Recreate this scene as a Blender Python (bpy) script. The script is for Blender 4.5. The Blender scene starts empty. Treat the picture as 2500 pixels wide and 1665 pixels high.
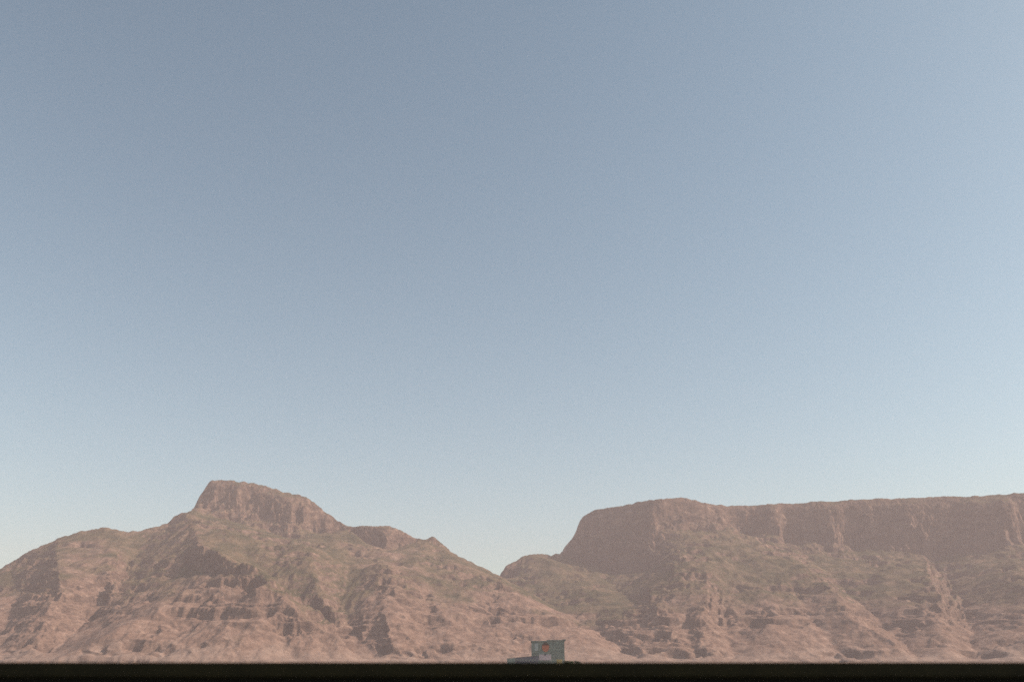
import bpy, bmesh, math, random
import numpy as np

C = bpy.context.scene
COL = C.collection
random.seed(7)
RNG = np.random.RandomState(11)

# ------------------------------------------------------------------ camera
F_PX = 2205.0                      # focal length in photograph pixels (2500 wide)
HORIZON = 1640.0
PITCH = math.atan((HORIZON - 832.5) / F_PX)
EYE = 1.60
cam_d = bpy.data.cameras.new('camera')
cam_d.sensor_width = 36.0
cam_d.lens = 36.0 * F_PX / 2500.0
cam_d.clip_start = 0.05
cam_d.clip_end = 60000.0
cam_d.dof.use_dof = True
C.cycles.use_denoising = False
cam_d.dof.focus_distance = 5000.0
cam_d.dof.aperture_fstop = 2.3
cam = bpy.data.objects.new('camera', cam_d)
COL.objects.link(cam)
cam.location = (0, 0, EYE)
cam.rotation_euler = (math.pi / 2 + PITCH, 0, 0)
C.camera = cam

# ------------------------------------------------------------------ sky, sun, exposure
SUN_AZ = math.radians(91)          # to the right of the view direction (+Y)
SUN_EL = math.radians(35)
w = bpy.data.worlds.new('World')
C.world = w
w.use_nodes = True
nt = w.node_tree
nt.nodes.clear()
sky = nt.nodes.new('ShaderNodeTexSky')
sky.sky_type = 'NISHITA'
sky.sun_disc = False
sky.sun_elevation = SUN_EL
sky.sun_rotation = SUN_AZ
sky.altitude = 0
sky.air_density = 0.8
sky.dust_density = 1.3
sky.ozone_density = 0.5
bg = nt.nodes.new('ShaderNodeBackground')
bg.inputs['Strength'].default_value = 0.132
wo = nt.nodes.new('ShaderNodeOutputWorld')
tint = nt.nodes.new('ShaderNodeMix')           # the print's colour balance: a touch greener, less violet
tint.data_type = 'RGBA'
tint.blend_type = 'MULTIPLY'
tint.inputs['Factor'].default_value = 1.0
tint.inputs['B'].default_value = (1.02, 1.045, 0.835, 1)
nt.links.new(sky.outputs['Color'], tint.inputs['A'])
nt.links.new(tint.outputs['Result'], bg.inputs['Color'])
nt.links.new(bg.outputs['Background'], wo.inputs['Surface'])

sl = bpy.data.lights.new('sun', 'SUN')
sl.energy = 4.2
sl.angle = math.radians(0.53)
sl.color = (1.0, 0.85, 0.73)
so = bpy.data.objects.new('sun', sl)
COL.objects.link(so)
sd = (math.sin(SUN_AZ) * math.cos(SUN_EL), math.cos(SUN_AZ) * math.cos(SUN_EL), math.sin(SUN_EL))
import mathutils
so.rotation_euler = mathutils.Vector(sd).to_track_quat('Z', 'Y').to_euler()
so.location = (200, 0, 300)

C.view_settings.view_transform = 'Standard'
C.view_settings.look = 'None'
C.view_settings.gamma = 1.0
C.view_settings.use_curve_mapping = False
C.view_settings.exposure = 0.55
HAZE_DENSITY = 8.0e-5
HAZE_COLOR = (0.98, 0.795, 0.80)


# ------------------------------------------------------------------ helpers
def tag(o, label=None, cat=None, group=None, kind=None):
    if label: o['label'] = label
    if cat: o['category'] = cat
    if group: o['group'] = group
    if kind: o['kind'] = kind
    return o


def link_mesh(name, bm, m, parent=None, smooth=False):
    me = bpy.data.meshes.new(name)
    bm.normal_update()
    bm.to_mesh(me)
    bm.free()
    if m: me.materials.append(m)
    if smooth:
        me.polygons.foreach_set('use_smooth', [True] * len(me.polygons))
    o = bpy.data.objects.new(name, me)
    COL.objects.link(o)
    if parent: o.parent = parent
    return o


def empty(name, loc, rz=0.0):
    o = bpy.data.objects.new(name, None)
    COL.objects.link(o)
    o.location = loc
    o.rotation_euler = (0, 0, rz)
    o.empty_display_size = 1.0
    return o


def add_box(bm, x0, x1, y0, y1, z0, z1):
    vs = [bm.verts.new(p) for p in ((x0, y0, z0), (x1, y0, z0), (x1, y1, z0), (x0, y1, z0),
                                    (x0, y0, z1), (x1, y0, z1), (x1, y1, z1), (x0, y1, z1))]
    for f in ((3, 2, 1, 0), (4, 5, 6, 7), (0, 1, 5, 4), (1, 2, 6, 5), (2, 3, 7, 6), (3, 0, 4, 7)):
        bm.faces.new([vs[i] for i in f])
    return vs


def add_cyl(bm, c, r0, r1, h, n=12):
    a = [bm.verts.new((c[0] + r0 * math.cos(2 * math.pi * i / n), c[1] + r0 * math.sin(2 * math.pi * i / n), c[2])) for i in range(n)]
    b = [bm.verts.new((c[0] + r1 * math.cos(2 * math.pi * i / n), c[1] + r1 * math.sin(2 * math.pi * i / n), c[2] + h)) for i in range(n)]
    for i in range(n):
        bm.faces.new((a[i], a[(i + 1) % n], b[(i + 1) % n], b[i]))
    bm.faces.new(b)
    bm.faces.new(list(reversed(a)))


def simple_mat(name, rgb, rough=0.85, var=0.25, scale=1.5, metal=0.0):
    m = bpy.data.materials.new(name)
    m.use_nodes = True
    t = m.node_tree
    b = t.nodes['Principled BSDF']
    tc = t.nodes.new('ShaderNodeTexCoord')
    n = t.nodes.new('ShaderNodeTexNoise')
    n.inputs['Scale'].default_value = scale
    n.inputs['Detail'].default_value = 6
    n.inputs['Roughness'].default_value = 0.65
    t.links.new(tc.outputs['Object'], n.inputs['Vector'])
    r = t.nodes.new('ShaderNodeValToRGB')
    lo = [c * (1 - var) for c in rgb]
    hi = [min(1, c * (1 + var)) for c in rgb]
    r.color_ramp.elements[0].position = 0.3
    r.color_ramp.elements[1].position = 0.7
    r.color_ramp.elements[0].color = (*lo, 1)
    r.color_ramp.elements[1].color = (*hi, 1)
    t.links.new(n.outputs['Fac'], r.inputs['Fac'])
    t.links.new(r.outputs['Color'], b.inputs['Base Color'])
    b.inputs['Roughness'].default_value = rough
    b.inputs['Metallic'].default_value = metal
    b.inputs['Specular IOR Level'].default_value = 0.25
    return m


# numpy gradient noise --------------------------------------------------------
_perm = RNG.permutation(4096)
_gang = RNG.rand(4096) * 2 * np.pi
_GX, _GY = np.cos(_gang), np.sin(_gang)


def perlin(x, y, seed=0):
    xi = np.floor(x); yi = np.floor(y)
    xf = x - xi; yf = y - yi
    xi = xi.astype(np.int64); yi = yi.astype(np.int64)
    u = xf * xf * xf * (xf * (xf * 6 - 15) + 10)
    v = yf * yf * yf * (yf * (yf * 6 - 15) + 10)

    def g(ix, iy, fx, fy):
        h = _perm[(_perm[(ix + seed * 131) & 4095] + iy) & 4095]
        return _GX[h] * fx + _GY[h] * fy
    a = g(xi, yi, xf, yf); b = g(xi + 1, yi, xf - 1, yf)
    c = g(xi, yi + 1, xf, yf - 1); d = g(xi + 1, yi + 1, xf - 1, yf - 1)
    ab = a + u * (b - a); cd = c + u * (d - c)
    return (ab + v * (cd - ab)) * 1.5


def fbm(x, y, octv, seed=0, gain=0.5, ridged=False):
    s = 0; a = 1.0; t = 0
    for i in range(octv):
        n = perlin(x, y, seed + i)
        if ridged:
            n = 1 - 2 * np.abs(n)
        s = s + a * n
        t += a
        a *= gain
        x = x * 2.03 + 13.7; y = y * 2.03 + 7.1
    return s / t


def smooth(a, b, x):
    t = np.clip((x - a) / (b - a), 0, 1)
    return t * t * (3 - 2 * t)


# ------------------------------------------------------------------ terrain: ridges and gullies as surveyed lines
SP, CP = math.sin(PITCH), math.cos(PITCH)


def ray(px, py):
    a = (px - 1250.0) / F_PX
    b = (832.5 - py) / F_PX
    den = CP - b * SP
    return a / den, (SP + b * CP) / den          # x/y, z/y


SKY_A = [(-420, 1560, 4000), (-300, 1500, 4050), (-160, 1450, 4150), (-70, 1420, 4230), (0, 1390, 4300), (40, 1365, 4330), (80, 1345, 4360),
         (120, 1325, 4390), (160, 1310, 4420), (200, 1299, 4450), (235, 1293, 4480), (268, 1290, 4500), (300, 1299, 4530),
         (325, 1301, 4560), (360, 1292, 4600), (395, 1285, 4640), (420, 1268, 4670), (440, 1254, 4690), (455, 1251, 4700),
         (465, 1250, 4770), (470, 1240, 4900), (479, 1230, 4945), (486, 1213, 4955), (493, 1209, 4960), (497, 1191, 4965), (504, 1181, 4970), (522, 1171, 4980), (569, 1175, 5000),
         (619, 1177, 5000), (677, 1197, 5000), (714, 1205, 5000), (754, 1215, 5000), (778, 1235, 5000), (815, 1264, 4990),
         (835, 1278, 4980), (857, 1289, 4970), (866, 1286, 4940), (882, 1281, 4920), (902, 1284, 4920), (942, 1282, 4920),
         (969, 1291, 4920), (1002, 1306, 4920), (1034, 1322, 4920), (1044, 1317, 4920), (1052, 1307, 4920), (1062, 1307, 4920), (1073, 1321, 4920),
         (1089, 1339, 4920), (1119, 1362, 4910), (1150, 1373, 4900), (1186, 1393, 4890), (1220, 1407, 4880)]
SKY_S = [(1222, 1406, 5230), (1226, 1391, 5240), (1244, 1379, 5270), (1267, 1366, 5300), (1294, 1354, 5350), (1324, 1354, 5380),
         (1351, 1357, 5400), (1369, 1353, 5440)]
SKY_B = [(1373, 1347, 5480), (1381, 1331, 5480), (1399, 1318, 5475), (1404, 1301, 5472), (1409, 1299, 5470), (1411, 1280, 5465), (1421, 1263, 5458), (1431, 1256, 5450),
         (1451, 1246, 5420), (1502, 1238, 5350), (1552, 1228, 5270), (1595, 1221, 5190), (1619, 1219, 5180), (1629, 1214, 5200),
         (1672, 1216, 5220), (1706, 1224, 5220), (1719, 1229, 5230), (1753, 1233, 5260), (1769, 1236, 5290), (1820, 1235, 5300),
         (1850, 1235, 5290), (1884, 1231, 5260), (1951, 1231, 5270), (1967, 1226, 5250), (2001, 1224, 5240), (2041, 1226, 5240),
         (2085, 1220, 5220), (2168, 1219, 5190), (2252, 1216, 5160), (2302, 1213, 5130), (2352, 1215, 5110), (2446, 1209, 5060),
         (2470, 1206, 5040), (2500, 1204, 5020), (2600, 1200, 4960), (2750, 1205, 4900), (2950, 1215, 4850), (3200, 1230, 4800)]
SKY_A, SKY_S, SKY_B = ([(a_, b_ - 3.2, c_) for a_, b_, c_ in L_] for L_ in (SKY_A, SKY_S, SKY_B))
_sx = np.array([p[0] for p in SKY_A + SKY_S + SKY_B], float)
_sy = np.array([p[1] for p in SKY_A + SKY_S + SKY_B], float)
_sd = np.array([p[2] for p in SKY_A + SKY_S + SKY_B], float)


def foot(px):
    return float(np.interp(px, [-400, 0, 500, 1000, 1400, 1800, 2500, 3200], [2800, 2950, 3000, 3150, 3300, 3300, 3250, 3200]))


# top of the open slopes: the skyline on the left, the foot of the cliffs on the right
_ref = [p for p in SKY_A] + [(1224, 1395, 5235), (1300, 1358, 5360), (1369, 1356, 5430), (1430, 1379, 5330), (1500, 1406, 5140), (1560, 1402, 5000),
                             (1600, 1340, 5060), (1640, 1292, 5150), (1735, 1300, 5170), (1830, 1314, 5230), (1960, 1332, 5200), (2100, 1336, 5140),
                             (2300, 1355, 5050), (2420, 1350, 4980), (2600, 1340, 4880), (2900, 1350, 4780), (3200, 1360, 4720)]
_rx, _ry, _rd = (np.array([p[i] for p in _ref], float) for i in range(3))


def face_depth(px, py):
    S = float(np.interp(px, _rx, _rd)); F = foot(px)
    ts = ray(px, float(np.interp(px, _rx, _ry)))[1]; tf = ray(px, 1613)[1]
    t = ray(px, py)[1]
    k = (S * ts - F * tf) / (S - F)
    return F * (k - tf) / (k - min(t, 0.95 * k))


def s_(px, d):
    return float(np.interp(px, _sx, _sd)) + d


def dep(p):
    px, py, v = p
    if isinstance(v, str):
        return s_(px, float(v[1:]))
    if v > 1500:
        return float(v)
    return face_depth(px, py) + v


LINES = [
    SKY_A, SKY_S, SKY_B,
    # --- peak: sloping cap, then the summit cliffs
    [(497, 1205, 's-12'), (530, 1184, 's-26'), (582, 1192, 's-74'), (604, 1190, 's-40'), (640, 1202, 's-48'), (712, 1226, 's-104'), (722, 1222, 's-60'), (738, 1232, 's-84'), (752, 1236, 's-40'), (768, 1250, 's-40'), (815, 1274, 's-20')],
    [(486, 1230, 's-40'), (515, 1216, 's-52'), (545, 1222, 's-70'), (585, 1238, 's-108'), (608, 1238, 's-74'), (640, 1258, 's-84'), (701, 1280, 's-136'), (716, 1282, 's-144'), (727, 1286, 's-100'), (742, 1294, 's-128'), (762, 1298, 's-80'),
     (790, 1302, 's-72'), (828, 1302, 's-28')],
    [(486, 1254, 's-130'), (560, 1268, 's-165'), (640, 1296, 's-200'), (720, 1328, 's-250')],
    # ridge A with the crag
    [(455, 1252, 4700), (466, 1275, -110), (478, 1300, -150), (492, 1338, -210), (520, 1352, -250), (548, 1360, -285), (578, 1363, -300), (597, 1381, -295),
     (630, 1402, -290), (661, 1420, -280), (701, 1471, -250), (734, 1508, -210), (801, 1535, -150), (835, 1562, -120), (868, 1612, -50)],
    [(470, 1390, 20), (500, 1400, -50), (540, 1403, -150), (572, 1404, -200), (596, 1410, -230)],
    # gully B
    [(545, 1290, -20), (585, 1330, 80), (640, 1385, 120), (690, 1435, 130), (745, 1490, 120), (810, 1525, 90), (850, 1580, 40), (880, 1614, 20)],
    # main face rib and gully C
    [(740, 1325, -10), (765, 1390, -15), (785, 1460, -20), (815, 1505, -10)],
    [(862, 1300, 's-10'), (853, 1350, 60), (842, 1430, 110), (838, 1490, 100), (880, 1560, 80), (925, 1612, 40)],
    [(930, 1370, -40), (955, 1430, -70), (945, 1500, -90), (960, 1550, -90), (985, 1612, -30)],
    [(1020, 1360, -10), (1035, 1430, 20), (1040, 1500, 20), (1050, 1610, 10)],
    [(1080, 1360, -30), (1100, 1420, -30), (1110, 1480, -45), (1100, 1540, -60), (1090, 1612, -30)],
    [(874, 1290, 's-12'), (905, 1291, 's-30'), (948, 1296, 's-56'), (960, 1296, 's-24'), (985, 1306, 's-15')],
    [(868, 1312, 's-30'), (890, 1334, 's-52'), (950, 1344, 's-98'), (966, 1340, 's-60'), (990, 1333, 's-45'), (1012, 1324, 's-14')],
    # right spur F
    [(1150, 1376, 4870), (1200, 1405, 4550), (1235, 1430, 4250), (1258, 1450, 4100), (1300, 1478, 3950), (1345, 1500, 3840), (1390, 1525, 3720),
     (1440, 1560, 3530), (1480, 1597, 3350), (1500, 1614, 3270)],
    [(1250, 1456, 4070), (1215, 1500, 3800), (1165, 1555, 3480), (1150, 1612, 3180)],
    [(1285, 1500, 3800), (1300, 1550, 3520), (1320, 1612, 3220)],
    # valley H, saddle rib, valley I
    [(1224, 1413, 5000), (1290, 1452, 250), (1370, 1494, 190), (1440, 1534, 130), (1500, 1568, 90), (1560, 1612, 50)],
    [(1335, 1362, 5330), (1420, 1430, -30), (1480, 1490, -40), (1540, 1560, -30), (1580, 1612, -20)],
    [(1372, 1357, 5430), (1430, 1388, 0), (1500, 1428, -10), (1550, 1472, -10), (1590, 1522, -10), (1630, 1572, 0), (1650, 1612, 0)],
    # buttress: foot of the left face, prow J
    [(1546, 1238, 5264), (1550, 1290, 5160), (1553, 1350, 5090)], [(1468, 1252, 5390), (1476, 1310, 5290), (1482, 1372, 5190)],
    [(1376, 1356, 5450), (1430, 1379, 5330), (1500, 1406, 5140), (1560, 1402, 5000), (1586, 1396, 4950)],
    [(1594, 1240, 5165), (1593, 1300, 5100), (1589, 1385, 4960), (1584, 1440, -50), (1610, 1500, -40), (1650, 1560, -40), (1690, 1612, -20)],
    [(1615, 1235, 's-12'), (1650, 1234, 's-14'), (1700, 1240, 's-14'), (1745, 1250, 's-18')],
    [(1604, 1286, 's-50'), (1650, 1288, 's-65'), (1700, 1298, 's-75'), (1735, 1300, 's-92')],
    # ribs and gullies under the prow
    [(1690, 1330, -10), (1722, 1400, -50), (1728, 1470, -110), (1705, 1510, -100), (1725, 1570, -60), (1735, 1612, -40)],
    [(1648, 1340, 20), (1655, 1420, 20), (1668, 1475, 10), (1690, 1540, 10), (1700, 1612, 20)],
    [(1795, 1370, 30), (1772, 1440, 60), (1758, 1500, 70), (1785, 1570, 40), (1790, 1612, 20)],
    # spur K
    [(1742, 1262, 's-50'), (1770, 1292, 's-120'), (1806, 1309, -130), (1850, 1330, -150), (1917, 1356, -160), (1987, 1402, -190), (2034, 1448, -200), (2085, 1515, -180),
     (2168, 1558, -140), (2190, 1612, -50)],
    [(1850, 1420, -30), (1870, 1480, -70), (1900, 1540, -80), (1940, 1612, -40)],
    [(1940, 1450, -10), (1985, 1520, -20), (2060, 1612, -10)],
    # long cliff: sloping rim and foot
    [(1800, 1244, 's-16'), (1850, 1246, 's-30'), (1886, 1246, 's-52'), (1898, 1246, 's-62'), (1905, 1240, 's-16'), (1960, 1242, 's-24'), (2036, 1242, 's-62'), (2060, 1238, 's-42'), (2130, 1234, 's-32'), (2236, 1236, 's-70'), (2262, 1230, 's-48'),
     (2330, 1228, 's-38'), (2446, 1232, 's-104'), (2466, 1230, 's-110'), (2476, 1219, 's-30'), (2700, 1215, 's-16')],
    [(1795, 1302, 's-62'), (1830, 1312, 's-72'), (1878, 1308, 's-104'), (1897, 1306, 's-124'), (1908, 1316, 's-66'), (1930, 1336, 's-60'), (1960, 1326, 's-90'), (2036, 1318, 's-138'), (2066, 1340, 's-90'), (2090, 1352, 's-70'), (2130, 1340, 's-105'),
     (2230, 1352, 's-142'), (2266, 1354, 's-112'), (2330, 1358, 's-100'), (2400, 1352, 's-150'), (2446, 1340, 's-178'), (2468, 1330, 's-188'), (2482, 1338, 's-96'), (2600, 1340, 's-80'), (2900, 1350, 's-80')],
    [(1960, 1352, 's-220'), (2130, 1366, 's-240'), (2240, 1380, 's-270')],
    # gully N, spur O, gully P, spur Q
    [(1985, 1368, 100), (2055, 1436, 150), (2110, 1490, 160), (2170, 1535, 140), (2240, 1612, 40)],
    [(2085, 1350, 's-150'), (2150, 1358, -30), (2220, 1366, -110), (2264, 1374, -190), (2266, 1404, -210), (2285, 1440, -220), (2297, 1460, -220), (2280, 1492, -150),
     (2290, 1550, -70), (2310, 1612, -40)],
    [(2150, 1440, 10), (2190, 1490, 20)],
    [(2282, 1366, 's-110'), (2300, 1400, 160), (2325, 1440, 220), (2355, 1500, 160), (2385, 1612, 30)],
    [(2462, 1326, 's-190'), (2462, 1348, 's-240'), (2466, 1375, -270), (2500, 1432, -310), (2560, 1500, -220), (2600, 1612, -50)],
    [(2420, 1490, -20), (2440, 1560, -50), (2450, 1612, -30)],
    # left: spur R, its gully, gully S, spur T
    [(150, 1318, 's-30'), (138, 1340, -70), (143, 1390, -130), (150, 1440, -140), (120, 1500, -100), (95, 1570, -60), (80, 1612, -40)],
    [(40, 1378, 's-10'), (35, 1415, 50), (55, 1460, 70), (25, 1510, 50), (10, 1612, 20)],
    [(270, 1330, -20), (290, 1380, -30), (270, 1430, -40)],
    [(410, 1285, 's-5'), (345, 1340, 90), (305, 1415, 145), (255, 1468, 150), (205, 1525, 140), (110, 1612, 60)],
    [(520, 1409, -110), (480, 1426, -150), (420, 1462, -180), (350, 1512, -180), (270, 1552, -160), (170, 1612, -90)],
    [(600, 1440, -130), (580, 1500, -170), (560, 1560, -150), (580, 1612, -100)],
    [(480, 1500, -130), (440, 1570, -120), (440, 1612, -110)],
    [(700, 1560, -80), (720, 1612, -60)],
    [(-120, 1470, -60), (-100, 1560, -40)], [(2700, 1400, -150), (2750, 1550, -60)], [(2900, 1400, -150), (2900, 1550, -60)],
]


def build_base():
    pts = []

    def put(px0, py0, d0, px1, py1, d1):
        r0, t0 = ray(px0, py0); r1, t1 = ray(px1, py1)
        a = np.array((r0 * d0, d0, EYE + t0 * d0)); b = np.array((r1 * d1, d1, EYE + t1 * d1))
        n = max(2, int(np.linalg.norm(b[:2] - a[:2]) / 3.5) + 1)
        for s in np.linspace(0, 1, n):
            pts.append(a + (b - a) * s)
    for L in LINES:
        for p, q in zip(L[:-1], L[1:]):
            put(p[0], p[1], dep(p), q[0], q[1], dep(q))
    # foot of the mountains
    fx = list(range(-420, 3260, 60))
    for p, q in zip(fx[:-1], fx[1:]):
        for py, dd in ((1639, -170),):
            put(p, py, foot(p) + dd, q, py, foot(q) + dd)
    # ground that falls away behind the skyline / plateau
    def behind(L, rows):
        for p, q in zip(L[:-1], L[1:]):
            for dd, drop in rows:
                n = 24
                for s in np.linspace(0, 1, n):
                    px = p[0] + (q[0] - p[0]) * s; py = p[1] + (q[1] - p[1]) * s; d = p[2] + (q[2] - p[2]) * s
                    r, t = ray(px, py)
                    z = EYE + t * d
                    pts.append(np.array((r * (d + dd), d + dd, max(20.0, z * (1 - drop)))))
    behind(SKY_A, ((40, 0.035), (300, 0.30), (900, 0.72)))
    behind(SKY_S, ((60, 0.02), (500, 0.25), (1100, 0.55)))
    behind(SKY_B, ((40, 0.012), (400, 0.05), (1200, 0.10), (2000, 0.3)))
    P = np.array(pts)
    X0, X1, Y0, Y1, h = -5000., 5000., 1900., 7900., 8.0
    nx, ny = int((X1 - X0) / h) + 1, int((Y1 - Y0) / h) + 1
    Z = None
    for lev in (48, 24, 12, 6, 3, 1.5, 1):
        hh = h * lev
        mx, my = int((X1 - X0) / hh) + 1, int((Y1 - Y0) / hh) + 1
        ix = np.clip(np.round((P[:, 0] - X0) / hh).astype(int), 0, mx - 1)
        iy = np.clip(np.round((P[:, 1] - Y0) / hh).astype(int), 0, my - 1)
        acc = np.zeros((my, mx)); cnt = np.zeros((my, mx))
        np.add.at(acc, (iy, ix), P[:, 2]); np.add.at(cnt, (iy, ix), 1)
        fixed = cnt > 0
        val = np.where(fixed, acc / np.maximum(cnt, 1), 0)
        fixed[0, :] = True; val[0, :] = -6
        fixed[-1, :] = True; val[-1, :] = np.where(np.linspace(X0, X1, mx) > 600, 500, 0)
        if Z is None:
            Z = np.full((my, mx), 250.0)
        else:
            yy = np.linspace(0, Z.shape[0] - 1, my); xx = np.linspace(0, Z.shape[1] - 1, mx)
            y0 = np.minimum(yy.astype(int), Z.shape[0] - 2); x0 = np.minimum(xx.astype(int), Z.shape[1] - 2)
            fy = (yy - y0)[:, None]; fx_ = (xx - x0)[None, :]
            Z = (Z[y0][:, x0] * (1 - fy) * (1 - fx_) + Z[y0][:, x0 + 1] * (1 - fy) * fx_
                 + Z[y0 + 1][:, x0] * fy * (1 - fx_) + Z[y0 + 1][:, x0 + 1] * fy * fx_)
        for it in range(130):
            Z = np.where(fixed, val, Z)
            Pd = np.pad(Z, 1, mode='edge')
            Z = 0.25 * (Pd[:-2, 1:-1] + Pd[2:, 1:-1] + Pd[1:-1, :-2] + Pd[1:-1, 2:])
        Z = np.where(fixed, val, Z)
    # nearer than the foothills the land is flat
    for _ in range(2):
        Pd = np.pad(Z, 1, mode='edge')
        Z = (Pd[:-2] + 2 * Pd[1:-1] + Pd[2:]) / 4
        Z = (Z[:, :-2] + 2 * Z[:, 1:-1] + Z[:, 2:]) / 4
    Zr = Z.copy()
    return Zr, X0, Y0, h


BASE, BX0, BY0, BH = build_base()


def base_z(x, y, G=None):
    G = BASE if G is None else G
    u = np.clip((x - BX0) / BH, 0, G.shape[1] - 1.001)
    v = np.clip((y - BY0) / BH, 0, G.shape[0] - 1.001)
    i = u.astype(int); j = v.astype(int)
    fu = u - i; fv = v - j
    return (G[j, i] * (1 - fu) * (1 - fv) + G[j, i + 1] * fu * (1 - fv) + G[j + 1, i] * (1 - fu) * fv + G[j + 1, i + 1] * fu * fv)


GYG, GXG = np.gradient(BASE, BH)
SKYR = np.array([ray(a, b)[0] for a, b in zip(_sx, _sy)])


def build_terrain():
    NC, NR = 1780, 640
    r = np.linspace(-0.80, 0.80, NC)
    # rows: spread along each profile by its length, denser on steep ground and in front of the skyline
    ys = np.linspace(2300, 7600, 1300)
    rows = np.zeros((NR, NC))
    S = np.interp(r, SKYR, _sd)
    for c in range(NC):
        z = base_z(r[c] * ys, ys)
        ds = np.abs(np.diff(z)) * 1.6 + np.diff(ys) * 0.55
        wgt = np.where(ys[1:] > S[c] + 60, 0.10, 1.0)
        wgt = np.where(ys[1:] < 2900, 0.25, wgt)
        a = np.concatenate(([0], np.cumsum(ds * wgt)))
        rows[:, c] = np.interp(np.linspace(0, a[-1], NR), a, ys)
    Y = rows
    for _ in range(2):                      # keep neighbouring profiles together
        Yp = np.pad(Y, ((0, 0), (2, 2)), mode='edge')
        Y = (Yp[:, :-4] + Yp[:, 1:-3] + Yp[:, 2:-2] + Yp[:, 3:-1] + Yp[:, 4:]) / 5
    X = r[None, :] * Y
    x, y = X, Y
    # how far below/in front of the skyline a point is
    Srow = np.interp(r, SKYR, _sd)[None, :]
    front = smooth(0, 110, Srow - y)          # 0 on the crest, 1 in front of it
    gx = base_z(x, y, GXG); gy = base_z(x, y, GYG)
    slope = np.sqrt(gx * gx + gy * gy)
    steep0 = smooth(0.55, 1.1, slope)
    # plan-view warp: buttresses and clefts in the cliffs, bends in the spurs
    n1 = fbm(x / 110, y / 110, 4, 3, 0.55); n2 = fbm(x / 110 + 40, y / 110 + 9, 4, 9, 0.55)
    n3 = fbm(x / 62, y / 62, 4, 15, 0.5)
    zb = base_z(x, y)
    lowm = smooth(-20, 180, zb)
    amp = (20 + 11 * steep0 + 12 * steep0 * smooth(700, 100, x)) * (0.03 + 0.97 * front) * (0.35 + 0.65 * lowm)
    wx = x + n2 * amp
    wy = y + n1 * amp * 1.35 + n3 * 13 * (0.1 + 0.9 * front)
    # ledges: the rock steps back at every hard layer
    lay = zb + 0.010 * x - 0.012 * y + 12 * fbm(x / 260, y / 260, 2, 22)
    wy = wy - (np.abs(((lay / 46.0) % 1.0) - 0.5) - 0.25) * 40 * steep0 * front * (0.4 + fbm(x / 90, y / 90, 2, 25))
    wy = wy + fbm(x / 64, (zb + 0.25 * x) / 42, 4, 37, 0.6) * 30 * steep0 * (0.1 + 0.9 * front)
    big = smooth(0, 350, Srow - y) * lowm
    wx = wx + fbm(x / 330, y / 330, 2, 28) * 24 * big
    wy = wy + fbm(x / 330 + 8, y / 330, 2, 34) * 24 * big
    z = base_z(wx, wy)
    gx = base_z(wx, wy, GXG); gy = base_z(wx, wy, GYG)
    gm = np.sqrt(gx * gx + gy * gy) + 1e-4
    kx = (gx / gm) ** 2; ky = 1 - kx
    hill = smooth(-5, 70, z)
    # gullies that run down the slope
    def down(lw, ll, octv, seed):
        a = fbm(x / lw, y / ll, octv, seed, 0.55, True)
        b = fbm(x / ll, y / lw, octv, seed + 31, 0.55, True)
        return ky * a + kx * b
    sl = np.clip(gm / 0.45, 0.2, 1.4)
    g1 = down(150, 420, 3, 41)
    g2 = down(52, 130, 3, 61)
    d = (g1 * 13 + g2 * 3.2) * sl * hill * front * (1 - 0.6 * steep0) * (0.5 + 0.5 * lowm)
    d += fbm(x / 240, y / 240, 4, 80, 0.5) * 14 * hill * front * (0.4 + 0.6 * lowm)
    z = z + d
    # strata: ledges and small cliffs, dipping a little
    dip = z + 0.010 * x - 0.012 * y + 9 * fbm(x / 300, y / 300, 2, 101)
    mask = smooth(-0.12, 0.28, fbm(x / 330, y / 330, 3, 120)) * smooth(-0.35, 0.1, fbm(x / 60, y / 60, 2, 126))
    low_band = np.exp(-((dip + 45 - 205) / 60.0) ** 2)
    mask = np.maximum(mask * 0.7, steep0 * 0.55)
    mask = np.maximum(mask, low_band * smooth(-0.05, 0.28, fbm(x / 260, y / 260, 3, 133)) * 0.8) * hill * front
    mask = np.clip(mask, 0, 0.97)
    for per, k, sd_ in ((56.0, 1.0, 0), (23.0, 0.8, 5)):
        q = dip / per + 0.35 * fbm(x / 120, y / 120, 2, 140 + sd_)
        f = q - np.floor(q)
        st = smooth(0.62, 0.92, f)
        z = z + (st - f) * per * mask * k * 0.9
    # rough rock and boulders
    rock = smooth(0.45, 0.95, gm)
    z = z + fbm(x / 30, y / 30, 5, 160, 0.62) * (1.2 + 7.0 * rock + 3.5 * mask) * hill * (0.8 + 0.2 * front)
    z = z + fbm(x / 48, y / 48, 3, 170, 0.6) * 12 * (1 - front) * np.where(x < 300, 1.15, 0.8) * hill
    bl = np.maximum(fbm(x / 11, y / 11, 2, 180, 0.5) - 0.18, 0)
    z = z + bl * (1.0 + 6 * rock) * hill * (0.4 + 0.6 * front)
    # the flat ground takes over at the foot
    z = z * (1 - smooth(0.63, 0.79, np.abs(r[None, :]) + 0.02 * fbm(x / 400, y / 400, 3, 250)))     # the range runs down well outside the view
    z = np.maximum(z, -3.0)
    # ---- two mountains, divided along the valley below the saddle
    V = [(1222, 5000, 1410), (1290, 4700, 1452), (1370, 4400, 1494), (1440, 4000, 1534), (1500, 3700, 1568), (1560, 3380, 1605)]
    vd = np.array([v[1] for v in V][::-1], float)
    vr = np.array([ray(v[0], v[2])[0] for v in V][::-1])
    rb = np.interp(Y, vd, vr)
    left = (r[None, :] < rb)
    co = np.stack([X, Y, z], -1).reshape(-1, 3)
    idx = np.arange(NR * NC).reshape(NR, NC)
    q = np.stack([idx[:-1, :-1], idx[:-1, 1:], idx[1:, 1:], idx[1:, :-1]], -1)
    ql = left[:-1, :-1]
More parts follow.
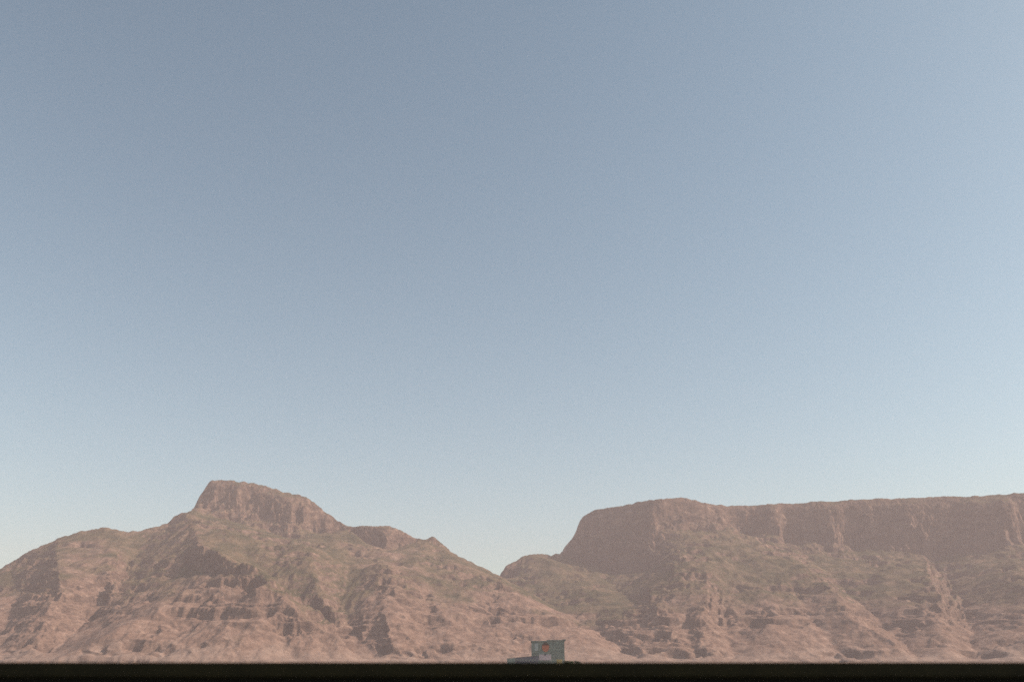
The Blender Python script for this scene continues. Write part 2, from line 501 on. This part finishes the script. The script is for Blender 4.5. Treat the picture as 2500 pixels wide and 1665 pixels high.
    # plant cover: greener in the big sheltered hollows, dry and bare on the outer spurs
    q_ = (z - EYE) / Y
    bb = (q_ * CP - SP) / (CP + q_ * SP)                 # back to the survey photograph's angles
    aa = (X / Y) * (CP - bb * SP)
    PX = 1250 + aa * F_PX + 60 * fbm(x / 200, y / 200, 3, 210); PY = 832.5 - bb * F_PX + 30 * fbm(x / 200, y / 200, 3, 220)
    cov = np.zeros_like(z)
    for (cx, cy, rx, ry, wt) in ((650, 1330, 110, 70, 1.6), (740, 1430, 100, 80, 1.6), (800, 1500, 60, 60, 0.8), (560, 1265, 70, 30, 0.6), (1330, 1420, 120, 60, 1.2),
                                 (1450, 1490, 110, 60, 0.9), (560, 1560, 130, 25, 0.9), (330, 1400, 60, 60, 0.5), (1690, 1340, 80, 40, 0.7), (1960, 1400, 90, 40, 0.6), (2120, 1400, 100, 50, 0.6),
                                 (430, 1530, 150, 50, -1.0), (330, 1590, 220, 30, -0.9), (560, 1440, 90, 50, -0.9), (690, 1480, 60, 60, -0.8), (230, 1390, 90, 60, -0.8), (950, 1400, 100, 90, -0.5),
                                 (960, 1570, 160, 50, -0.8), (1230, 1470, 90, 50, -1.0), (1330, 1550, 120, 60, -1.0), (1680, 1560, 160, 60, -0.7), (2080, 1540, 160, 60, -0.6), (490, 1310, 25, 45, -0.9),
                                 (2330, 1570, 180, 50, -0.6)):
        cov += wt * np.exp(-((PX - cx) / rx) ** 2 - ((PY - cy) / ry) ** 2)
    return co, q[ql], q[~ql], np.clip(cov, -1.2, 1.2).reshape(-1)


def mesh_np(name, co, quads, mat, cover):
    used = np.unique(quads)
    re = np.full(len(co), -1, np.int64)
    re[used] = np.arange(len(used))
    quads = re[quads]
    me = bpy.data.meshes.new(name)
    me.vertices.add(len(used))
    me.vertices.foreach_set('co', co[used].astype(np.float32).ravel())
    n = len(quads)
    me.loops.add(n * 4)
    me.loops.foreach_set('vertex_index', quads.astype(np.int32).ravel())
    me.polygons.add(n)
    me.polygons.foreach_set('loop_start', np.arange(0, n * 4, 4, dtype=np.int32))
    me.polygons.foreach_set('use_smooth', np.ones(n, dtype=bool))
    me.update()
    at_ = me.attributes.new('plant_cover', 'FLOAT', 'POINT')
    at_.data.foreach_set('value', cover[used].astype(np.float32))
    me.materials.append(mat)
    o = bpy.data.objects.new(name, me)
    COL.objects.link(o)
    return o


def mountain_mat():
    m = bpy.data.materials.new('mountain_rock_and_scrub')
    m.use_nodes = True
    t = m.node_tree
    N = t.nodes.new; K = t.links.new
    b = t.nodes['Principled BSDF']
    b.inputs['Roughness'].default_value = 0.95
    b.inputs['Specular IOR Level'].default_value = 0.08
    tc = N('ShaderNodeTexCoord')
    geo = N('ShaderNodeNewGeometry')
    sp = N('ShaderNodeSeparateXYZ'); K(geo.outputs['Normal'], sp.inputs[0])
    pz = N('ShaderNodeSeparateXYZ'); K(tc.outputs['Object'], pz.inputs[0])

    def noise(scale, detail, rough=0.6, sx=1, sy=1, sz=1):
        mp = N('ShaderNodeMapping'); mp.inputs['Scale'].default_value = (sx, sy, sz)
        K(tc.outputs['Object'], mp.inputs['Vector'])
        n = N('ShaderNodeTexNoise'); n.inputs['Scale'].default_value = scale
        n.inputs['Detail'].default_value = detail; n.inputs['Roughness'].default_value = rough
        K(mp.outputs[0], n.inputs['Vector'])
        return n.outputs['Fac']

    def ramp(src, stops):
        r = N('ShaderNodeValToRGB')
        while len(r.color_ramp.elements) < len(stops): r.color_ramp.elements.new(0.5)
        for e, (p, c) in zip(r.color_ramp.elements, stops):
            e.position = p; e.color = (*c, 1) if len(c) == 3 else c
        K(src, r.inputs['Fac'])
        return r.outputs['Color']

    def mix(fac, a, c):
        x = N('ShaderNodeMix'); x.data_type = 'RGBA'
        K(fac, x.inputs['Factor'])
        for s, v in ((x.inputs['A'], a), (x.inputs['B'], c)):
            if isinstance(v, tuple): s.default_value = (*v, 1)
            else: K(v, s)
        return x.outputs['Result']

    def math_(op, a, c, d=None, clamp=False):
        x = N('ShaderNodeMath'); x.operation = op; x.use_clamp = clamp
        for s, v in zip(x.inputs, (a, c, d)):
            if v is None: continue
            if isinstance(v, (int, float)): s.default_value = v
            else: K(v, s)
        return x.outputs[0]

    def sstep(src, a, c):
        x = N('ShaderNodeMapRange'); x.interpolation_type = 'SMOOTHSTEP'
        x.inputs['From Min'].default_value = a; x.inputs['From Max'].default_value = c
        K(src, x.inputs['Value'])
        return x.outputs['Result']
    scrub = ramp(noise(0.010, 8, 0.65), [(0.34, (0.036, 0.036, 0.018)), (0.48, (0.078, 0.063, 0.036)), (0.62, (0.150, 0.102, 0.066))])
    bush = sstep(noise(0.085, 4, 0.6), 0.52, 0.66)
    scrub = mix(math_('MULTIPLY', bush, 0.42), scrub, (0.036, 0.040, 0.022))
    soil = ramp(noise(0.022, 8, 0.7), [(0.3, (0.090, 0.054, 0.041)), (0.5, (0.190, 0.117, 0.089)), (0.7, (0.31, 0.205, 0.160))])
    rock = ramp(noise(0.02, 10, 0.75, 1, 1, 1.9), [(0.30, (0.045, 0.029, 0.026)), (0.46, (0.100, 0.063, 0.050)), (0.58, (0.180, 0.115, 0.088)), (0.74, (0.36, 0.25, 0.20))])
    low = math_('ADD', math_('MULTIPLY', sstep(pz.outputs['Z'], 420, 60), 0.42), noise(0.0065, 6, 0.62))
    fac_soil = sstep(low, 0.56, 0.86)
    cover = N('ShaderNodeAttribute'); cover.attribute_name = 'plant_cover'
    dry = math_('MULTIPLY', cover.outputs['Fac'], 0.30)
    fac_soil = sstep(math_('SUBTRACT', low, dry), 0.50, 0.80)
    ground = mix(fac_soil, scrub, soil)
    low_haze = math_('ADD', sstep(pz.outputs['Z'], 210, 10), math_('MULTIPLY', math_('SUBTRACT', noise(0.008, 6, 0.65), 0.5), 1.6))  # dry pale foot slopes, with thicker low haze put into the colour
    ground = mix(math_('MULTIPLY', sstep(low_haze, 0.55, 1.2), 0.55), ground, ramp(noise(0.05, 7, 0.7), [(0.3, (0.20, 0.138, 0.110)), (0.7, (0.42, 0.305, 0.25))]))
    pale = sstep(noise(0.03, 5, 0.7), 0.66, 0.75)
    ground = mix(math_('MULTIPLY', pale, 0.55), ground, (0.36, 0.29, 0.22))
    st = math_('ADD', sp.outputs['Z'], math_('MULTIPLY', math_('SUBTRACT', noise(0.04, 5, 0.65), 0.5), 0.55))
    fac_rock = sstep(st, 0.85, 0.60)
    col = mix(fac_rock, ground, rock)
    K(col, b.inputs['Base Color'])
    bp = N('ShaderNodeBump'); bp.inputs['Strength'].default_value = 0.5; bp.inputs['Distance'].default_value = 4.0
    K(noise(0.12, 5, 0.7), bp.inputs['Height'])
    K(bp.outputs['Normal'], b.inputs['Normal'])
    return m


MM = mountain_mat()
CO, QL, QR, COVER = build_terrain()
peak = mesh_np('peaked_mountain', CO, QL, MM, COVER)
tag(peak, 'brown rocky mountain rising to a blunt pointed summit on the left', kind='structure')
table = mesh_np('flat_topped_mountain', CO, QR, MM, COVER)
tag(table, 'long flat topped mountain with dark cliffs on the right', kind='structure')

# ------------------------------------------------------------------ ground
gm_ = simple_mat('dry_town_ground', (0.13, 0.105, 0.075), 0.95, 0.35, 0.01)
bm = bmesh.new()
vs = [bm.verts.new(p) for p in ((-8600, -500, 0), (8600, -500, 0), (8600, 8600, 0), (-8600, 8600, 0))]
bm.faces.new(vs)
ground = link_mesh('ground', bm, gm_)
tag(ground, kind='structure')

# ------------------------------------------------------------------ added dark wall near the camera, standing in for the black border band
WALL_Y = 3.0


def at(px, py, d):
    r, t = ray(px, py)
    return r * d, d, EYE + t * d


wall_top = at(1250, 1616, WALL_Y)[2]
cap_h = 0.046
wall = empty('added_low_wall', (0, WALL_Y, 0))
tag(wall, 'added dark wall in place of the black border band, with a flat coping running across the bottom of the view', 'wall')
capm = simple_mat('added_wall_olive_cap', (0.017, 0.0135, 0.005), 0.9, 0.3, 9.0)
bodym = simple_mat('added_wall_black', (0.010, 0.010, 0.009), 0.9, 0.3, 7.0)
bm = bmesh.new()
add_box(bm, -14, 14, 0.035, 0.245, 0.0, wall_top - cap_h)
link_mesh('added_wall_face', bm, bodym, wall)
bm = bmesh.new()
add_box(bm, -14, 14, 0.0, 0.28, wall_top - cap_h + 0.001, wall_top)
bmesh.ops.bevel(bm, geom=bm.edges[:], offset=0.006, segments=2, affect='EDGES')
link_mesh('coping', bm, capm, wall)

# ------------------------------------------------------------------ building far beyond the added wall
BD = 1400.0
SC = BD / F_PX


def bx(px):
    return at(px, 1580, BD)[0]


def bz(py):
    return at(1338, py, BD)[2]


b_wall = simple_mat('grey_green_cladding', (0.19, 0.225, 0.20), 0.8, 0.45, 0.16)
b_pale = simple_mat('pale_blue_grey_cladding', (0.34, 0.37, 0.37), 0.8, 0.2, 0.2)
b_dark = simple_mat('dark_blue_grey_wall', (0.115, 0.12, 0.155), 0.8, 0.2, 0.15)
b_teal = simple_mat('teal_grey_wall', (0.21, 0.26, 0.25), 0.8, 0.2, 0.15)
b_roof = simple_mat('dark_roof_edge', (0.165, 0.19, 0.175), 0.8, 0.2, 0.3)
b_orange = simple_mat('orange_sign_face', (0.42, 0.13, 0.07), 0.6, 0.12, 0.4)
b_brown = simple_mat('brown_sign_top', (0.07, 0.035, 0.022), 0.7, 0.2, 0.4)
b_pink = simple_mat('pale_pink_panel', (0.50, 0.40, 0.43), 0.7, 0.12, 0.3)
b_glass = simple_mat('dark_window_glass', (0.13, 0.16, 0.15), 0.25, 0.2, 0.5)
b_ochre = simple_mat('pale_ochre_render', (0.52, 0.38, 0.19), 0.8, 0.15, 0.3)

bld = empty('building', (bx(1338), BD, 0))
tag(bld, 'square grey green building with a round orange sign above the added dark wall', 'building')


def lx(px):
    return bx(px) - bld.location.x


def bpart(name, px0, px1, py0, py1, y0, y1, mat, parent=None, bevel=0.0):
    bm = bmesh.new()
    z0 = 0.0 if py1 is None else bz(py1)
    add_box(bm, lx(px0), lx(px1), y0, y1, z0, bz(py0))
    return link_mesh(name, bm, mat, parent or bld)


tower = bpart('wall', 1299, 1378, 1565, None, 0.0, 46.0, b_wall)
bpart('pale_panel', 1305, 1314, 1570, 1588, -0.35, -0.003, b_pale)
bpart('roof_block', 1336, 1379.5, 1561.5, 1565.05, -0.6, 42.0, b_roof)
bpart('cornice', 1374, 1382, 1560, 1563, -1.0, 24.0, b_roof)
bpart('parapet', 1297, 1334, 1563.5, 1566.5, -0.7, 44.0, b_roof)
pp = bpart('pink_panel', 1316, 1345, 1597, 1611, -0.5, -0.003, b_pink)
bm = bmesh.new()                                     # notch like dark mark at the top of the panel
add_box(bm, lx(1328), lx(1333), -0.65, -0.503, bz(1600), bz(1596.5))
link_mesh('panel_mark', bm, b_dark, pp)


def disc(bm, cx, cz, rx, rz, y0, y1, a0, a1, n=28):
    f = []; g = []
    for i in range(n + 1):
        a = a0 + (a1 - a0) * i / n
        f.append(bm.verts.new((cx + rx * math.cos(a), y0, cz + rz * math.sin(a))))
        g.append(bm.verts.new((cx + rx * math.cos(a), y1, cz + rz * math.sin(a))))
    bm.faces.new(f)
    bm.faces.new(list(reversed(g)))
    for i in range(n):
        bm.faces.new((f[i], g[i], g[i + 1], f[i + 1]))
    bm.faces.new((f[n], g[n], g[0], f[0]))


cx_, cz_ = lx(1332), bz(1579)
rx_, rz_ = 8.2 * SC, 10.6 * SC
bm = bmesh.new()
disc(bm, cx_, cz_, rx_, rz_, -0.7, -0.003, math.radians(158), math.radians(382))
sg = link_mesh('round_sign', bm, b_orange, bld)
bm = bmesh.new()
disc(bm, cx_, cz_ + 0.03, rx_ * 0.99, rz_ * 0.99, -0.78, -0.01, math.radians(22), math.radians(158))
link_mesh('sign_top', bm, b_brown, sg)
wins = None
for row, py in enumerate((1570, 1578, 1586, 1594, 1602)):
    for colx in range(4):
        x0 = 1349 + colx * 7.0
        f = bpart('window', x0, x0 + 4.2, py, py + 4.6, -0.12, -0.003, b_roof)
        bm = bmesh.new()
        add_box(bm, lx(x0 + 0.5), lx(x0 + 3.7), -0.16, -0.122, bz(py + 4.1), bz(py + 0.5))
        link_mesh('pane', bm, b_glass, f)
for py in (1593.5,):
    for x0 in (1301, 1307):
        bpart('window', x0, x0 + 3.6, py, py + 4, -0.12, -0.003, b_glass)

# lower wing to the left, its roof rising to the right
wing = empty('low_building', (bx(1266), BD - 40, 0))
tag(wing, 'long low dark blue grey building with sloping roof left of the square building', 'building')


def prism(bm, x0, x1, za, zb, y0, y1, zbase=0.0):
    p = [(x0, zbase), (x1, zbase), (x1, zb), (x0, za)]
    a = [bm.verts.new((q[0], y0, q[1])) for q in p]
    b = [bm.verts.new((q[0], y1, q[1])) for q in p]
    bm.faces.new(a); bm.faces.new(list(reversed(b)))
    for i in range(4):
        bm.faces.new((a[i], b[i], b[(i + 1) % 4], a[(i + 1) % 4]))


wl = lambda px: at(px, 1600, BD - 40)[0] - wing.location.x
wz = lambda py: at(1266, py, BD - 40)[2]
bm = bmesh.new(); prism(bm, wl(1258), wl(1314), wz(1604.5), wz(1600.5), 0, 15)
link_mesh('wall', bm, b_dark, wing)
bm = bmesh.new(); prism(bm, wl(1238), wl(1257.8), wz(1607.5), wz(1605.5), 0, 13)
link_mesh('end_wall', bm, b_teal, wing)
bm = bmesh.new(); prism(bm, wl(1237), wl(1315), wz(1606.3), wz(1599.4), -0.6, 15.6, wz(1608))
for v in bm.verts:                                  # a thin roof sheet that follows the slope
    if abs(v.co.z - wz(1608)) < 1e-4:
        v.co.z = (wz(1606.3) if v.co.x < 0 else wz(1599.4)) - 0.25
bm.verts.ensure_lookup_table()
link_mesh('roof', bm, b_roof, wing)
for i in range(7):
    x0 = 1261 + i * 7.2
    bm = bmesh.new()
    add_box(bm, wl(x0), wl(x0 + 4), -0.12, -0.003, wz(1613), wz(1608.5))
    link_mesh('window', bm, b_glass, wing)

# small pale hut and two trees by the right corner
hut = empty('hut', (at(1366, 1612, 760)[0], 760, 0))
tag(hut, 'small pale ochre hut at the right foot of the square building', 'hut')
hw = 6.0 * 760 / F_PX
hz = at(1366, 1608.5, 760)[2]
bm = bmesh.new(); add_box(bm, -hw, hw, 0, 6, 0, hz - 0.6)
link_mesh('wall', bm, b_ochre, hut)
bm = bmesh.new()
prism(bm, -hw - 0.25, hw + 0.25, hz - 0.1, hz - 0.1, -0.3, 6.3, hz - 0.598)
link_mesh('roof', bm, b_ochre, hut)
bm = bmesh.new(); add_box(bm, -0.6, 0.6, -0.06, -0.003, 0.0, 2.1)
link_mesh('door', bm, b_dark, hut)

leafm = simple_mat('dark_green_leaves', (0.045, 0.062, 0.030), 0.8, 0.4, 0.8)
leafm2 = simple_mat('yellow_green_leaves', (0.10, 0.125, 0.045), 0.8, 0.35, 0.8)
barkm = simple_mat('grey_brown_bark', (0.10, 0.08, 0.06), 0.9, 0.3, 2.0)


def tree(px, py, d, wpx, m, label, seed):
    rr = random.Random(seed)
    x, y, top = at(px, py, d)
    t = empty('tree', (x, y, 0))
    tag(t, label, 'tree', 'trees beside the square building')
    W = wpx * d / F_PX * 0.5
    bm = bmesh.new()
    add_cyl(bm, (0, 0, 0), 0.35, 0.16, top * 0.72, 8)
    for k in range(5):
        a = rr.uniform(0, 6.28); z0 = top * rr.uniform(0.4, 0.6)
        p0 = mathutils.Vector((0, 0, z0)); p1 = mathutils.Vector((math.cos(a) * W * 0.7, math.sin(a) * W * 0.7, z0 + top * 0.2))
        q = (p1 - p0).to_track_quat('Z', 'Y').to_matrix()
        ring = []
        for (pp_, r_) in ((p0, 0.14), (p1, 0.05)):
            ring.append([bm.verts.new(pp_ + q @ mathutils.Vector((r_ * math.cos(u * 1.257), r_ * math.sin(u * 1.257), 0))) for u in range(5)])
        for u in range(5):
            bm.faces.new((ring[0][u], ring[0][(u + 1) % 5], ring[1][(u + 1) % 5], ring[1][u]))
    link_mesh('trunk', bm, barkm, t)
    bm = bmesh.new()
    clumps = [(rr.uniform(-1, 1) * W * 0.75, rr.uniform(-1, 1) * W * 0.75, top * rr.uniform(0.5, 0.9), rr.uniform(0.28, 0.5) * W) for _ in range(16)]
    for i in range(2600):
        c = rr.choice(clumps)
        v = mathutils.Vector((rr.gauss(0, 1), rr.gauss(0, 1), rr.gauss(0, 1))).normalized() * c[3] * rr.uniform(0.5, 1.05)
        p = mathutils.Vector((c[0], c[1], min(c[2], top - c[3] * 0.9))) + v
        if p.z > top: continue
        n = mathutils.Vector((rr.gauss(0, 1), rr.gauss(0, 1), rr.gauss(0, 1))).normalized()
        a = n.orthogonal().normalized() * rr.uniform(0.16, 0.32); b = n.cross(a) * 0.7
        vs = [bm.verts.new(p + s * a + u * b) for s, u in ((-1, 0), (0, -0.8), (1, 0), (0, 0.8))]
        bm.faces.new(vs)
    link_mesh('crown', bm, m, t)


tree(1383, 1610.5, 740, 16, leafm, 'dark green tree just right of the square building', 3)
tree(1396, 1612.0, 700, 15, leafm2, 'yellow green tree between two dark trees right of the building', 4)
tree(1409, 1611.2, 740, 15, leafm, 'dark green tree farthest to the right of the building', 5)

# ------------------------------------------------------------------ haze
bm = bmesh.new()
add_box(bm, -9000, 9000, -900, 9000, -4, 1120)
hm = bpy.data.materials.new('haze_air')
hm.use_nodes = True
t = hm.node_tree
t.nodes.clear()
out = t.nodes.new('ShaderNodeOutputMaterial')
pv = t.nodes.new('ShaderNodeVolumePrincipled')
pv.inputs['Color'].default_value = (*HAZE_COLOR, 1)
pv.inputs['Density'].default_value = HAZE_DENSITY
pv.inputs['Anisotropy'].default_value = 0.0
t.links.new(pv.outputs['Volume'], out.inputs['Volume'])
hz_o = link_mesh('haze', bm, hm)
tag(hz_o, kind='stuff')
